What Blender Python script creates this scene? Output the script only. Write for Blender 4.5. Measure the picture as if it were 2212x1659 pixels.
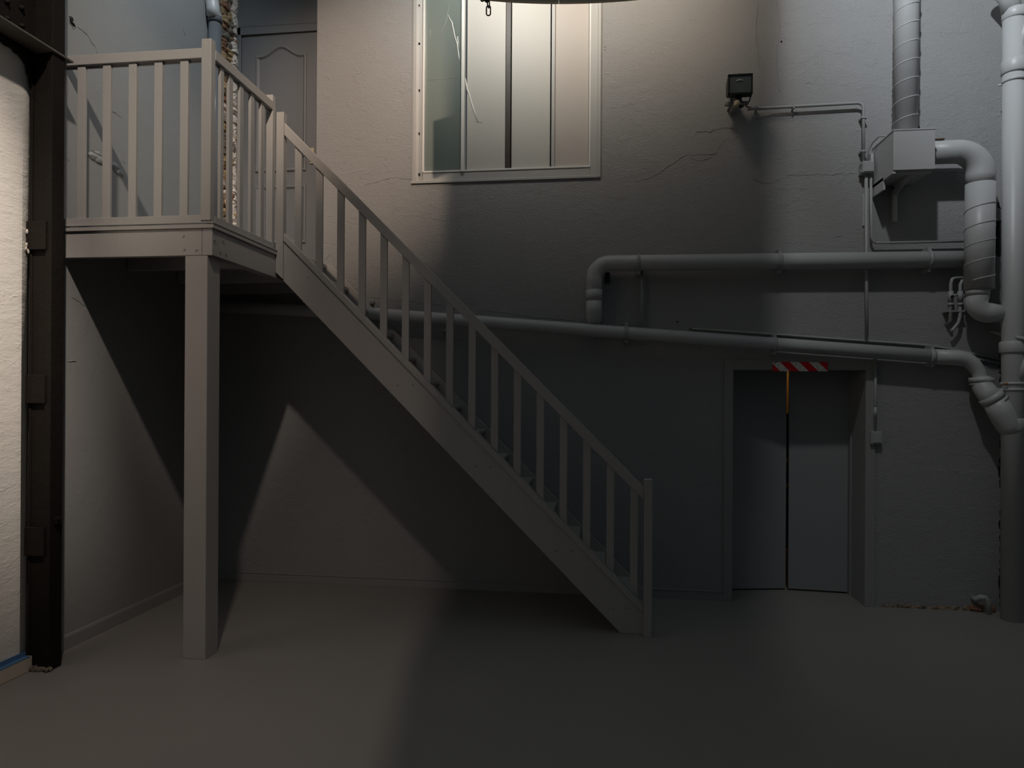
import bpy, bmesh, math, random
from mathutils import Vector, Matrix
random.seed(7)
for o in list(bpy.data.objects): bpy.data.objects.remove(o)
sc = bpy.context.scene
V = Vector
# ------------------------------------------------------------------ camera
F = 1500.0; PSI = math.radians(7.2); ROLL = .006; H = 1.65
cam = bpy.data.cameras.new('camera'); cam.sensor_width = 36; cam.lens = F/2212*36
cam.shift_y = 20.5/2212; cam.clip_start = .05
co = bpy.data.objects.new('camera', cam); sc.collection.objects.link(co)
co.matrix_world = Matrix.Translation((0, 0, H)) @ Matrix.Rotation(PSI, 4, 'Z') @ Matrix.Rotation(math.pi/2, 4, 'X') @ Matrix.Rotation(ROLL, 4, 'Z')
sc.camera = co
# ------------------------------------------------------------------ light
sc.view_settings.view_transform = 'Standard'; sc.view_settings.look = 'None'
sc.view_settings.exposure = 0; sc.view_settings.gamma = 1; sc.view_settings.use_curve_mapping = False
w = bpy.data.worlds.new('world'); sc.world = w; w.use_nodes = True
wn = w.node_tree.nodes; wl = w.node_tree.links
bg = wn['Background']; bg.inputs[1].default_value = .72
tc = wn.new('ShaderNodeTexCoord'); sx = wn.new('ShaderNodeSeparateXYZ'); wl.new(tc.outputs['Generated'], sx.inputs[0])
mr = wn.new('ShaderNodeMapRange'); mr.inputs[1].default_value = -.12; mr.inputs[2].default_value = 1.0
wl.new(sx.outputs[2], mr.inputs[0])
cr = wn.new('ShaderNodeValToRGB'); wl.new(mr.outputs[0], cr.inputs[0]); wl.new(cr.outputs[0], bg.inputs[0])
cr.color_ramp.elements[0].color = (.003, .003, .003, 1); cr.color_ramp.elements[1].color = (.155, .19, .215, 1)
def aim(o, loc, tgt):
    o.location = loc; o.rotation_euler = (V(tgt)-V(loc)).to_track_quat('-Z', 'Y').to_euler()
def spot(name, loc, tgt, watt, col, ang, blend, size):
    l = bpy.data.lights.new(name, 'SPOT'); l.energy = watt; l.color = col; l.spot_size = math.radians(ang); l.spot_blend = blend; l.shadow_soft_size = size
    o = bpy.data.objects.new(name, l); sc.collection.objects.link(o); aim(o, loc, tgt); return o
def area(name, loc, tgt, watt, col, sx_, sy_, spread=180):
    l = bpy.data.lights.new(name, 'AREA'); l.energy = watt; l.color = col; l.shape = 'RECTANGLE'; l.size = sx_; l.size_y = sy_; l.spread = math.radians(spread)
    o = bpy.data.objects.new(name, l); sc.collection.objects.link(o); aim(o, loc, tgt); return o
WARM = (1, .86, .74); COOL = (.88, .94, 1)
LAMP_L = V((-.85, .7, 7.0)); LAMP_R = V((1.2, 3.0, 6.0))
spot('warm_lamp_light', LAMP_L, (-2.8, 3.0, 1.0), 295, (1, .80, .66), 63, 1, .10)
spot('warm_rail_light', LAMP_L, (-2.95, 4.2, 3.7), 720, (.97, .87, .76), 27, 1, .08)  # extra spot added to brighten the railing
spot('warm_side_light', LAMP_L, (-3.5, 3.1, 2.4), 2250, (1, .87, .76), 20, 1, .04)  # extra spot added to brighten the white wall
spot('warm_key_light', LAMP_L, (-2.2, 5.75, 3.95), 1070, (1, .76, .58), 27, 1, .04)
spot('cool_lamp_light', LAMP_R, (2.7, 5.75, 3.3), 138, (.96, .96, .94), 105, 1, .09)
spot('cool_top_light', LAMP_R, (3.0, 5.75, 4.75), 290, (.84, .93, 1), 62, 1, .03)
spot('cool_corner_light', (-2.2, 4.2, 6.6), (-3.45, 5.0, 4.6), 200, (.82, .93, 1), 62, 1, .2)  # extra cool spot added to lift the upper left wall
spot('hanging_lamp_light_left', (-.85, 4.75, 5.3), (-.85, 5.75, 5.05), 104, (.98, .95, .88), 128, 1, .2)
spot('hanging_lamp_light_right', (.32, 4.75, 5.3), (.32, 5.75, 5.05), 69, (1, .84, .66), 132, 1, .2)
# ------------------------------------------------------------------ materials
def hexc(r, g, b): return tuple(((c/255)/12.92 if c/255 <= .04045 else ((c/255+.055)/1.055)**2.4) for c in (r, g, b))
def mat(name, col, rough=.6, bump=0., scale=12., var=.0, metal=0., fine=0., emis=None, estr=0., stretch=None, spec=.5, lumps=0.):
    m = bpy.data.materials.new(name); m.use_nodes = True
    n = m.node_tree.nodes; l = m.node_tree.links; b = n['Principled BSDF']
    b.inputs['Roughness'].default_value = rough; b.inputs['Metallic'].default_value = metal
    b.inputs['Specular IOR Level'].default_value = spec
    t = n.new('ShaderNodeTexCoord'); mp = n.new('ShaderNodeMapping'); l.new(t.outputs['Object'], mp.inputs[0])
    if stretch: mp.inputs['Scale'].default_value = stretch
    base = col if len(col) == 3 else col[:3]
    nz = n.new('ShaderNodeTexNoise'); nz.inputs['Scale'].default_value = scale*.35; nz.inputs['Detail'].default_value = 6; l.new(mp.outputs[0], nz.inputs[0])
    mx = n.new('ShaderNodeMix'); mx.data_type = 'RGBA'; l.new(nz.outputs[0], mx.inputs[0])
    mx.inputs[6].default_value = (*[c*(1-var) for c in base], 1); mx.inputs[7].default_value = (*[min(1, c*(1+var)) for c in base], 1)
    l.new(mx.outputs[2], b.inputs['Base Color'])
    prev = None
    for st, s, d in ((bump, scale, .02), (fine, scale*7, .006)):
        if st > 0:
            q = n.new('ShaderNodeTexNoise'); q.inputs['Scale'].default_value = s; q.inputs['Detail'].default_value = 8; q.inputs['Roughness'].default_value = .6
            l.new(mp.outputs[0], q.inputs[0])
            bp = n.new('ShaderNodeBump'); bp.inputs['Strength'].default_value = st; bp.inputs['Distance'].default_value = d
            l.new(q.outputs[0], bp.inputs['Height'])
            if prev: l.new(prev.outputs[0], bp.inputs['Normal'])
            prev = bp
    if lumps > 0:   # flaked paint: patches with a crisp edge
        q = n.new('ShaderNodeTexNoise'); q.inputs['Scale'].default_value = 7; q.inputs['Detail'].default_value = 7; q.inputs['Distortion'].default_value = .4; l.new(mp.outputs[0], q.inputs[0])
        r = n.new('ShaderNodeValToRGB'); r.color_ramp.elements[0].position = .60; r.color_ramp.elements[1].position = .625; l.new(q.outputs[0], r.inputs[0])
        bp = n.new('ShaderNodeBump'); bp.inputs['Strength'].default_value = lumps; bp.inputs['Distance'].default_value = .006; l.new(r.outputs[0], bp.inputs['Height'])
        if prev: l.new(prev.outputs[0], bp.inputs['Normal'])
        prev = bp
    if prev: l.new(prev.outputs[0], b.inputs['Normal'])
    if emis: b.inputs['Emission Color'].default_value = (*emis, 1); b.inputs['Emission Strength'].default_value = estr
    return m
M = {}
M['wall'] = mat('grey_wall_paint', (.30, .30, .30), .62, .16, 11, .04, fine=.85, lumps=.3, stretch=(1, 1, 1.7))
M['wall_l'] = mat('grey_side_wall_paint', (.275, .277, .274), .6, .2, 3, .05, fine=.15, lumps=.12)
M['wall_w'] = mat('white_wall_paint', (.78, .75, .70), .55, .25, 5, .04, fine=.3, lumps=.25, stretch=(1, 1, 2.5))
M['floor'] = mat('grey_floor_paint', (.235, .227, .215), .5, .08, 4, .07, fine=.12)
M['wood'] = mat('grey_painted_wood', (.37, .356, .342), .5, .08, 10, .04, fine=.1, stretch=(3, 3, .5))
M['joint'] = mat('trim_paint', (.28, .28, .275), .55, .1, 10, .04)
M['door'] = mat('grey_door_paint', (.13, .135, .142), .45, .06, 6, .03)
M['ddoor'] = mat('grey_leaf_paint', (.27, .277, .285), .5, .05, 5, .03)
M['pipe'] = mat('grey_pipe_paint', (.47, .475, .48), .42, .08, 8, .05, fine=.05)
M['conduit'] = mat('grey_conduit_paint', (.34, .345, .35), .45, .08, 8, .05)
M['glosspipe'] = mat('glossy_grey_pipe', (.12, .13, .14), .15, 0, 8, .02)
M['iron'] = mat('dark_riveted_iron', (.010, .0075, .0055), .7, .3, 14, .3, fine=.2, spec=.2)
M['rust'] = mat('bare_rusty_iron', (.10, .06, .04), .8, .3, 20, .3)
M['black'] = mat('black_plastic', (.012, .012, .012), .4)
M['glassg'] = mat('flood_glass', (.10, .115, .11), .12, spec=.8)
M['ivory'] = mat('yellowed_plastic', (.42, .36, .24), .4)
M['flag'] = mat('matt_black_light_blocker', (.006, .006, .006), 1, spec=0)
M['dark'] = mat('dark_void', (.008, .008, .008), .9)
M['white'] = mat('white_paint', (.72, .71, .68), .4, .06, 10, .03)
M['frame'] = mat('window_frame_paint', (.42, .42, .41), .5, .15, 10, .05)
M['pane_green'] = mat('greenish_painted_glass', (.17, .20, .185), .22, .03, 3, .14)
M['pane_white'] = mat('white_painted_glass', (.46, .45, .42), .55, .02, 3, .05)
M['pane_pink'] = mat('pinkish_painted_glass', (.45, .41, .38), .55, .03, 3, .09)
M['mull'] = mat('brown_steel_mullion', (.045, .036, .03), .5, .1, 20, .2)
M['orange'] = mat('orange_added_boards', (.62, .33, .06), .6, .05, 8, .1)
M['brick'] = mat('reddish_brown_stone', (.24, .12, .07), .85, .9, 40, .35)
M['ochre'] = mat('ochre_stone', (.36, .25, .13), .85, .9, 40, .35)
M['greystone'] = mat('grey_brown_stone', (.17, .145, .115), .85, .9, 40, .35)
M['pale'] = mat('pale_pink_stone', (.62, .50, .43), .8, .7, 40, .2)
M['mortar'] = mat('bare_mortar', (.24, .19, .145), .9, .9, 50, .35)
M['tan'] = mat('exposed_tan_plaster', (.36, .26, .18), .9, .8, 60, .3)
M['plasterw'] = mat('broken_white_plaster', (.62, .56, .50), .8, .6, 40, .15)
M['skirt'] = mat('cream_skirting_paint', (.62, .55, .45), .5, .08, 12, .04)
M['tape'] = mat('blue_masking_tape', (.08, .19, .36), .55)
M['chain'] = mat('black_chain_steel', (.03, .028, .028), .45, metal=.6)
M['shade'] = mat('olive_brown_lamp_shade', (.60, .54, .42), .5)
M['bulb'] = mat('glowing_lamp_diffuser', (.9, .9, .85), .5, emis=(1, .93, .82), estr=3)
M['brass'] = mat('brass_bolt', (.45, .22, .08), .4, metal=.5)
def wood_clone(): pass
# hazard stripes
def hazard():
    m = bpy.data.materials.new('red_white_hazard_stripes'); m.use_nodes = True; n = m.node_tree.nodes; l = m.node_tree.links; b = n['Principled BSDF']; b.inputs['Roughness'].default_value = .35
    t = n.new('ShaderNodeTexCoord'); s = n.new('ShaderNodeSeparateXYZ'); l.new(t.outputs['Object'], s.inputs[0])
    def mth(op, a, bb=None):
        q = n.new('ShaderNodeMath'); q.operation = op
        for i, v in enumerate((a, bb)):
            if v is None: continue
            if isinstance(v, (int, float)): q.inputs[i].default_value = v
            else: l.new(v, q.inputs[i])
        return q.outputs[0]
    u = mth('ADD', s.outputs[0], s.outputs[2])          # stripes run down to the right
    u = mth('ADD', u, 10.0+.0145)
    u = mth('MODULO', u, .144)
    u = mth('GREATER_THAN', u, .072)
    nz = n.new('ShaderNodeTexNoise'); nz.inputs['Scale'].default_value = 40; l.new(t.outputs['Object'], nz.inputs[0])
    gr = n.new('ShaderNodeValToRGB'); gr.color_ramp.elements[0].position = .3; gr.color_ramp.elements[0].color = (.62, .62, .60, 1); gr.color_ramp.elements[1].position = .6; gr.color_ramp.elements[1].color = (.92, .92, .90, 1)
    l.new(nz.outputs[0], gr.inputs[0])
    mx = n.new('ShaderNodeMix'); mx.data_type = 'RGBA'; l.new(u, mx.inputs[0]); l.new(gr.outputs[0], mx.inputs[7]); mx.inputs[6].default_value = (.80, .004, .012, 1)
    l.new(mx.outputs[2], b.inputs['Base Color']); return m
M['hazard'] = hazard()
# bump grooves of the white block wall
def add_courses(m, row, z0):
    n = m.node_tree.nodes; l = m.node_tree.links; b = n['Principled BSDF']
    t = n.new('ShaderNodeTexCoord'); s = n.new('ShaderNodeSeparateXYZ'); l.new(t.outputs['Object'], s.inputs[0])
    nz = n.new('ShaderNodeTexNoise'); nz.inputs['Scale'].default_value = 2.5; l.new(t.outputs['Object'], nz.inputs[0])
    def mth(op, a, bb=None):
        q = n.new('ShaderNodeMath'); q.operation = op
        for i, v in enumerate((a, bb)):
            if v is None: continue
            if isinstance(v, (int, float)): q.inputs[i].default_value = v
            else: l.new(v, q.inputs[i])
        return q.outputs[0]
    z = mth('ADD', s.outputs[2], mth('MULTIPLY', nz.outputs[0], .03)); z = mth('ADD', z, 10*row-z0)
    z = mth('MODULO', z, row); d = mth('ABSOLUTE', mth('SUBTRACT', z, row/2)); g = mth('GREATER_THAN', d, .0025)
    bp = n.new('ShaderNodeBump'); bp.inputs['Strength'].default_value = .9; bp.inputs['Distance'].default_value = .006; l.new(g, bp.inputs['Height'])
    old = b.inputs['Normal'].links[0].from_socket; l.new(old, bp.inputs['Normal']); l.new(bp.outputs[0], b.inputs['Normal'])
add_courses(M['wall_w'], .254, .0)
# ------------------------------------------------------------------ mesh helpers
class MB:
    def __init__(s): s.bm = bmesh.new(); s.mi = 0
    def face(s, vs, mi=None):
        try:
            f = s.bm.faces.new(vs); f.material_index = s.mi if mi is None else mi; return f
        except ValueError: return None
    def box(s, x0, x1, y0, y1, z0, z1, rot=None, piv=None):
        P = [V((x, y, z)) for x in (x0, x1) for y in (y0, y1) for z in (z0, z1)]
        if rot is not None:
            c = V(piv) if piv else V(((x0+x1)/2, (y0+y1)/2, (z0+z1)/2)); P = [c + rot @ (p-c) for p in P]
        v = [s.bm.verts.new(p) for p in P]
        for q in ((0, 1, 3, 2), (4, 6, 7, 5), (0, 4, 5, 1), (2, 3, 7, 6), (0, 2, 6, 4), (1, 5, 7, 3)): s.face([v[i] for i in q])
        return s
    def prism(s, poly, axis, a, b):
        """poly: 2D points; axis 'y': (x,z) extruded from y=a to b; 'x': (y,z); 'z': (x,y)"""
        def mk(p, t): return {'y': (p[0], t, p[1]), 'x': (t, p[0], p[1]), 'z': (p[0], p[1], t)}[axis]
        A = [s.bm.verts.new(mk(p, a)) for p in poly]; B = [s.bm.verts.new(mk(p, b)) for p in poly]
        s.face(A[::-1]); s.face(B); n = len(poly)
        for i in range(n): s.face([A[i], A[(i+1) % n], B[(i+1) % n], B[i]])
        return s
    def tube(s, pts, r, seg=20, cap=True):
        pts = [V(p) for p in pts]; n = len(pts); rr = r if isinstance(r, (list, tuple)) else [r]*n
        rings = []; up = None
        for i, p in enumerate(pts):
            a = pts[max(0, i-1)]; b = pts[min(n-1, i+1)]; d = (b-a)
            if d.length < 1e-9: d = V((0, 0, 1))
            d.normalize()
            if up is None: up = V((0, 0, 1)) if abs(d.z) < .9 else V((0, 1, 0))
            x = up.cross(d)
            if x.length < 1e-4: x = V((1, 0, 0)).cross(d)
            x.normalize(); y = d.cross(x); up = y
            rings.append([s.bm.verts.new(p + x*rr[i]*math.cos(2*math.pi*k/seg) + y*rr[i]*math.sin(2*math.pi*k/seg)) for k in range(seg)])
        for A, B in zip(rings, rings[1:]):
            for k in range(seg):
                f = s.face([A[k], A[(k+1) % seg], B[(k+1) % seg], B[k]])
                if f: f.smooth = True
        if cap: s.face(rings[0][::-1]); s.face(rings[-1])
        return s
    def cyl(s, a, b, r, seg=20): return s.tube([a, b], r, seg)
    def blob(s, c, r, sub=2, jit=.15, sc_=(1, 1, 1)):
        g = bmesh.ops.create_icosphere(s.bm, subdivisions=sub, radius=1)
        ph = [random.uniform(0, 6.28) for _ in range(6)]
        for v in g['verts']:
            p = v.co.copy()
            k = 1 + jit*(math.sin(3*p.x+ph[0])*math.sin(3*p.y+ph[1]) + .6*math.sin(5*p.z+ph[2]) + .5*math.sin(7*p.x+ph[3])*math.sin(6*p.z+ph[4]))
            v.co = V(c) + V((p.x*r*sc_[0], p.y*r*sc_[1], p.z*r*sc_[2]))*k
        for f in {f for v in g['verts'] for f in v.link_faces}: f.material_index = s.mi; f.smooth = False
        return s
    def build(s, name, mats, parent=None, bevel=0, smooth=False, **pr):
        if not isinstance(mats, (list, tuple)): mats = [mats]
        bmesh.ops.recalc_face_normals(s.bm, faces=s.bm.faces)
        if parent is not None: off = V(root_of(parent).location)
        else:
            xs = [v.co for v in s.bm.verts]; off = V(((min(p.x for p in xs)+max(p.x for p in xs))/2, (min(p.y for p in xs)+max(p.y for p in xs))/2, min(p.z for p in xs)))
        for v in s.bm.verts: v.co -= off
        me = bpy.data.meshes.new(name); s.bm.to_mesh(me); s.bm.free()
        for m in mats: me.materials.append(m)
        o = bpy.data.objects.new(name, me); sc.collection.objects.link(o)
        if parent is not None: o.parent = parent
        else: o.location = off
        if bevel:
            md = o.modifiers.new('bevel', 'BEVEL'); md.width = bevel; md.segments = 2; md.limit_method = 'ANGLE'; md.angle_limit = math.radians(40)
        for k, v in pr.items(): o[k] = v
        return o
def root_of(o):
    while o.parent: o = o.parent
    return o
def empty(name, loc, label, cat, group=None):
    o = bpy.data.objects.new(name, None); sc.collection.objects.link(o); o.location = loc; o.empty_display_size = .1
    o['label'] = label; o['category'] = cat
    if group: o['group'] = group
    return o
def arc(c, r, a0, a1, u, v, n=10):
    u = V(u); v = V(v); c = V(c)
    return [c + u*r*math.cos(a0+(a1-a0)*i/n) + v*r*math.sin(a0+(a1-a0)*i/n) for i in range(n+1)]
def helix(mb, path, r, pitch, wire=.004, x0=None):
    """raised spiral seam round a straight vertical or horizontal run"""
    a, b = V(path[0]), V(path[1]); d = (b-a); L = d.length; d.normalize()
    x = V((0, 1, 0)); x = (x - d*x.dot(d)).normalized(); y = d.cross(x)
    n = int(L/pitch*28); pts = []
    for i in range(n+1):
        t = i/28*2*math.pi; pts.append(a + d*(i/28*pitch) + (x*math.cos(t)+y*math.sin(t))*r)
    mb.tube(pts, wire, 6)
S = dict(kind='structure')
# ------------------------------------------------------------------ structure
WY = 5.75
def cells(mb, xs, zs, holes, y0, y1):
    """solid wall from y0 to y1 with rectangular holes (x0,x1,z0,z1); only outer faces"""
    def solid(i, j):
        if i < 0 or j < 0 or i >= len(xs)-1 or j >= len(zs)-1: return False
        cx = (xs[i]+xs[i+1])/2; cz = (zs[j]+zs[j+1])/2
        return not any(a < cx < b and c < cz < d for a, b, c, d in holes)
    vd = {}
    def vt(x, y, z):
        k = (round(x, 5), round(y, 5), round(z, 5))
        if k not in vd: vd[k] = mb.bm.verts.new(k)
        return vd[k]
    for i in range(len(xs)-1):
        for j in range(len(zs)-1):
            if not solid(i, j): continue
            a, b, c, d = xs[i], xs[i+1], zs[j], zs[j+1]
            mb.face([vt(a, y0, c), vt(b, y0, c), vt(b, y0, d), vt(a, y0, d)]); mb.face([vt(a, y1, c), vt(a, y1, d), vt(b, y1, d), vt(b, y1, c)])
            if not solid(i-1, j): mb.face([vt(a, y0, c), vt(a, y0, d), vt(a, y1, d), vt(a, y1, c)])
            if not solid(i+1, j): mb.face([vt(b, y0, c), vt(b, y1, c), vt(b, y1, d), vt(b, y0, d)])
            if not solid(i, j-1): mb.face([vt(a, y0, c), vt(a, y1, c), vt(b, y1, c), vt(b, y0, c)])
            if not solid(i, j+1): mb.face([vt(a, y0, d), vt(b, y0, d), vt(b, y1, d), vt(a, y1, d)])
TOP = 6.4
holes = [(-3.40, -2.445, 2.66, 9), (-1.60, -.004, 3.43, 5.6), (1.06, 2.065, -1, 1.85), (2.985, 3.05, 2.72, 3.0)]
mb = MB(); cells(mb, [-3.40, -2.445, -1.60, -.004, 1.06, 2.065, 2.985, 3.05, 3.24], [0, 1.85, 2.66, 2.72, 3.0, 3.43, 5.6, TOP], holes, WY, 6.15)
wall_back = mb.build('wall_back', M['wall'], **S)
mb = MB(); mb.box(-6, 6, -2.5, 6.5, -.2, 0); floor = mb.build('floor', M['floor'], **S)
mb = MB(); mb.box(-3.62, -3.38, 3.79, 6.15, 0, TOP); wall_left = mb.build('wall_left', M['wall_l'], **S)
# white wall in front of the iron column, its far edge rounded off towards the column
mb = MB(); poly = [(-3.62, -2.5), (-3.35, -2.5), (-3.35, 3.64)] + [(-3.35-.06*(1-math.cos(a)), 3.64+.12*math.sin(a)) for a in [i*math.pi/2/8 for i in range(1, 9)]] + [(-3.62, 3.76)]
mb.prism(poly, 'z', 0, TOP); wall_near = mb.build('wall_left_near', M['wall_w'], **S)
for p in wall_near.data.polygons: p.use_smooth = abs(p.normal.z) < .5 and abs(p.normal.x) < .995
mb = MB(); mb.box(3.2, 3.4, -2.5, 5.75, 0, TOP); mb.build('wall_right', M['wall'], **S)
# dim lobby behind the double door
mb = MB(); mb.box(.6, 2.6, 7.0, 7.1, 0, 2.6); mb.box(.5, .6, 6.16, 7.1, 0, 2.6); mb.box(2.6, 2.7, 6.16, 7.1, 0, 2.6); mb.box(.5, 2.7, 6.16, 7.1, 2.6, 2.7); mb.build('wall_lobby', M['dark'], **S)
mb = MB(); mb.box(-3.64, -2.3, 6.16, 6.3, 2.4, TOP); mb.build('wall_upper_recess', M['door'], **S)
mb = MB(); mb.box(-3.38, .99, WY-.014, WY, 0, .072); mb.box(-3.38, .99, WY-.018, WY-.001, .066, .074); mb.build('baseboard_back', M['joint'], bevel=.002, **S)
mb = MB(); mb.box(-3.38, -3.362, 3.82, WY-.02, 0, .08); mb.box(-3.385, -3.368, 3.82, WY-.02, .08, .088); mb.build('baseboard_left', M['joint'], bevel=.002, **S)
mb = MB(); mb.box(-3.35, -3.315, 1.0, 3.715, .0, .085); bl = mb.build('baseboard_left_near', M['skirt'], bevel=.004, **S)
mb = MB(); mb.box(-3.352, -3.3135, 1.0, 3.70, .0855, .088); mb.box(-3.3500, -3.3465, 1.0, 3.70, .088, .115); mb.build('masking_tape', M['tape'], bl)
# double door surround
mb = MB(); mb.box(.99, 1.06, WY-.016, WY, 0, 1.935); mb.box(2.065, 2.137, WY-.016, WY, 0, 1.935); mb.box(1.06, 2.065, WY-.016, WY, 1.85, 1.935)
mb.build('trim_1', M['joint'], bevel=.003, **S)
# plaster cracks on the back wall: raised jagged paint edges
def crack(pts, parent, r=.003, y=WY, name='plaster_crack', jit=.008, mat_='wall', ax='y'):
    out = []
    for (a, b) in zip(pts, pts[1:]):
        n = max(2, int(math.dist(a, b)/.02))
        for i in range(n): t = i/n; out.append((a[0]+(b[0]-a[0])*t+random.uniform(-jit, jit)*.6, a[1]+(b[1]-a[1])*t+random.uniform(-jit, jit)))
    out.append(pts[-1])
    m = MB(); m.tube([(p[0], y, p[1]) if ax == 'y' else (y, p[0], p[1]) for p in out], [r*random.uniform(.5, 1.3)*(.3 if i in (0, len(out)-1) else 1) for i in range(len(out))], 5)
    return m.build(name, M[mat_], parent)
def wp(px, py, Y=WY):   # a spot seen on the wall plane, from the survey of the photograph
    c, s = math.cos(ROLL), math.sin(ROLL); r = V((math.cos(PSI), math.sin(PSI), 0)); f = V((-math.sin(PSI), math.cos(PSI), 0)); up = V((0, 0, 1))
    d = (px-1106)*(c*r+s*up) + (850-py)*(-s*r+c*up) + F*f; p = V((0, 0, H))+d*(Y/d.y); return (p.x, p.z)
def lwp(px, py, X=-3.38):
    c, s = math.cos(ROLL), math.sin(ROLL); r = V((math.cos(PSI), math.sin(PSI), 0)); f = V((-math.sin(PSI), math.cos(PSI), 0)); up = V((0, 0, 1))
    d = (px-1106)*(c*r+s*up) + (850-py)*(-s*r+c*up) + F*f; p = V((0, 0, H))+d*(X/d.x); return (p.y, p.z)
for c_ in ([(1372, 392), (1410, 382), (1445, 358), (1478, 336), (1500, 334), (1545, 333), (1558, 312), (1568, 300)], [(1488, 340), (1510, 346), (1540, 340)],
           [(1490, 300), (1510, 282), (1530, 286), (1555, 278), (1592, 276)], [(1622, 258), (1640, 256), (1678, 246)], [(1624, 385), (1640, 394), (1662, 396), (1690, 386)],
           [(1700, 379), (1740, 378), (1800, 377), (1850, 375)], [(1724, 408), (1746, 409)], [(1740, 182), (1752, 178)], [(785, 400), (815, 392), (845, 384), (890, 388)],
           [(1030, 665), (1090, 676), (1150, 684), (1240, 692)], [(800, 640), (845, 648), (900, 652), (960, 658)], [(700, 565), (716, 545)], [(1478, 40), (1490, 44), (1494, 34), (1484, 30), (1478, 40)],
           [(1512, 82), (1524, 76), (1520, 70)], [(1676, 0), (1684, 60), (1676, 120), (1684, 200)], [(1636, 10), (1632, 80), (1640, 150)], [(2000, 374), (2030, 372), (2085, 373)], [(1800, 512), (1820, 508)],
           [(1410, 668), (1450, 664), (1500, 671)], [(760, 620), (790, 632)]):
    crack([wp(*p) for p in c_], wall_back)
for c_ in ([(2162, 950), (2159, 1020), (2163, 1080), (2160, 1140), (2163, 1200), (2158, 1262), (2163, 1318)], [(2160, 760), (2163, 860)], [(2145, 420), (2152, 436), (2163, 452)]):
    crack([wp(*p) for p in c_], wall_back, .006, name='wall_crack', mat_='dark', jit=.012)
for a in ((1105, 728), (1463, 695), (1492, 711), (1870, 606), (1290, 76), (1307, 102), (1307, 108), (1688, 90)):
    x, z = wp(*a); m = MB(); m.cyl((x, WY-.0006, z), (x, WY+.02, z), .008 if a[0] > 1400 else .004, 10); m.build('drill_hole', M['dark'], wall_back)
# left wall: plaster scar, patches and cracks
m = MB()
for px, py, r in ((200, 338, .045), (215, 345, .05), (232, 352, .045), (248, 360, .05), (258, 372, .045), (212, 332, .03)):
    y, z = lwp(px, py); m.blob((-3.385, y, z), r, 3, .12, (.35, 1.2, .6))
m.build('plaster_lump', M['wall_l'], wall_left)
for c_ in ([(195, 322), (222, 340), (235, 352)], [(262, 345), (270, 355)], [(385, 296), (389, 318), (392, 316)], [(165, 55), (190, 78), (205, 100), (214, 125)], [(150, 28), (148, 45), (158, 62), (166, 58)],
           [(232, 232), (255, 248), (262, 255)], [(150, 640), (175, 655), (190, 660)], [(140, 780), (165, 782)], [(392, 50), (400, 78)], [(144, 340), (150, 348)]):
    crack([lwp(*p) for p in c_], wall_left, .003, y=-3.38, ax='x', mat_='wall_l')
for c_ in ([(148, 38), (155, 52), (162, 58)], [(160, 44), (152, 36)]): crack([lwp(*p) for p in c_], wall_left, .010, y=-3.378, ax='x', mat_='dark', name='plaster_chip', jit=.015)
# white wall: broken plaster edges along the iron
m = MB()
for px, py in ((56, 528), (55, 536), (60, 541), (68, 545), (66, 546), (57, 500)): y, z = lwp(px, py, -3.35); m.blob((-3.345, y, z), .014, 1, .3, (.4, .8, 1))
m.build('torn_plaster_flake', M['plasterw'], wall_near)
# hole beside the soil stack: void with broken stone
m = MB(); m.box(2.985, 3.05, 6.0, 6.16, 2.7, 3.02); m.build('hole_backing', M['dark'], wall_back)
m = MB()
for i in range(9):
    m.mi = i % 3; m.blob((random.uniform(2.99, 3.045), random.uniform(5.79, 5.9), 2.73+.035*i if i < 5 else random.uniform(2.90, 3.0)), .028, 2, .3)
m.build('broken_stone', [M['greystone'], M['wall'], M['tan']], wall_back)
# exposed base of the wall right of the door
m = MB()
for i in range(46):
    x = 2.20+.74*i/45; m.mi = random.choice((0, 0, 1)); m.blob((x, WY-.002, random.uniform(.0, .022)), random.uniform(.012, .02), 1, .3, (1.3, .5, .8 if x < 2.6 else 1.1))
m.build('exposed_plaster_base', [M['tan'], M['greystone']], wall_back)
m = MB()
for i in range(7): m.mi = i % 2; m.blob((2.86+.02*i, WY-.012, .02), .028, 2, .3)
m.build('broken_brick', [M['brick'], M['tan']], wall_back)
# stone jamb of the upper door
m = MB(); m.prism([(-3.39, WY-.005), (-3.327, WY-.005), (-3.292, 6.0), (-3.39, 6.0)], 'z', 2.68, TOP); m.mi = 0
rnd = random.Random(5)
z = 2.70
while z < 5.3:
    h = rnd.uniform(.05, .09)
    yy = WY+.0
    while yy < 5.90:
        ww = rnd.uniform(.05, .15); m.mi = rnd.choice((1, 2, 3, 3, 2, 4)) if z < 3.9 else rnd.choice((1, 3, 3, 4, 2, 1))
        random.seed(rnd.random()); m.blob((-3.332+(yy-WY)*.17, yy+ww/2, z+h/2), 1, 3, .20, (.022+.012*rnd.random(), ww*.56, h*.55)); yy += ww
    z += h*.98
random.seed(3)
for f in m.bm.faces:
    pass
stone = m.build('stone_jamb', [M['mortar'], M['brick'], M['ochre'], M['greystone'], M['pale']], wall_back)
m = MB(); z = 2.7
while z < 5.3: m.blob((-3.300+random.uniform(-.006, .006), 5.925, z), 1, 1, .3, (.022, .05, random.uniform(.025, .05))); z += .035
m.build('jagged_plaster_edge', M['plasterw'], wall_back)
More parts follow.
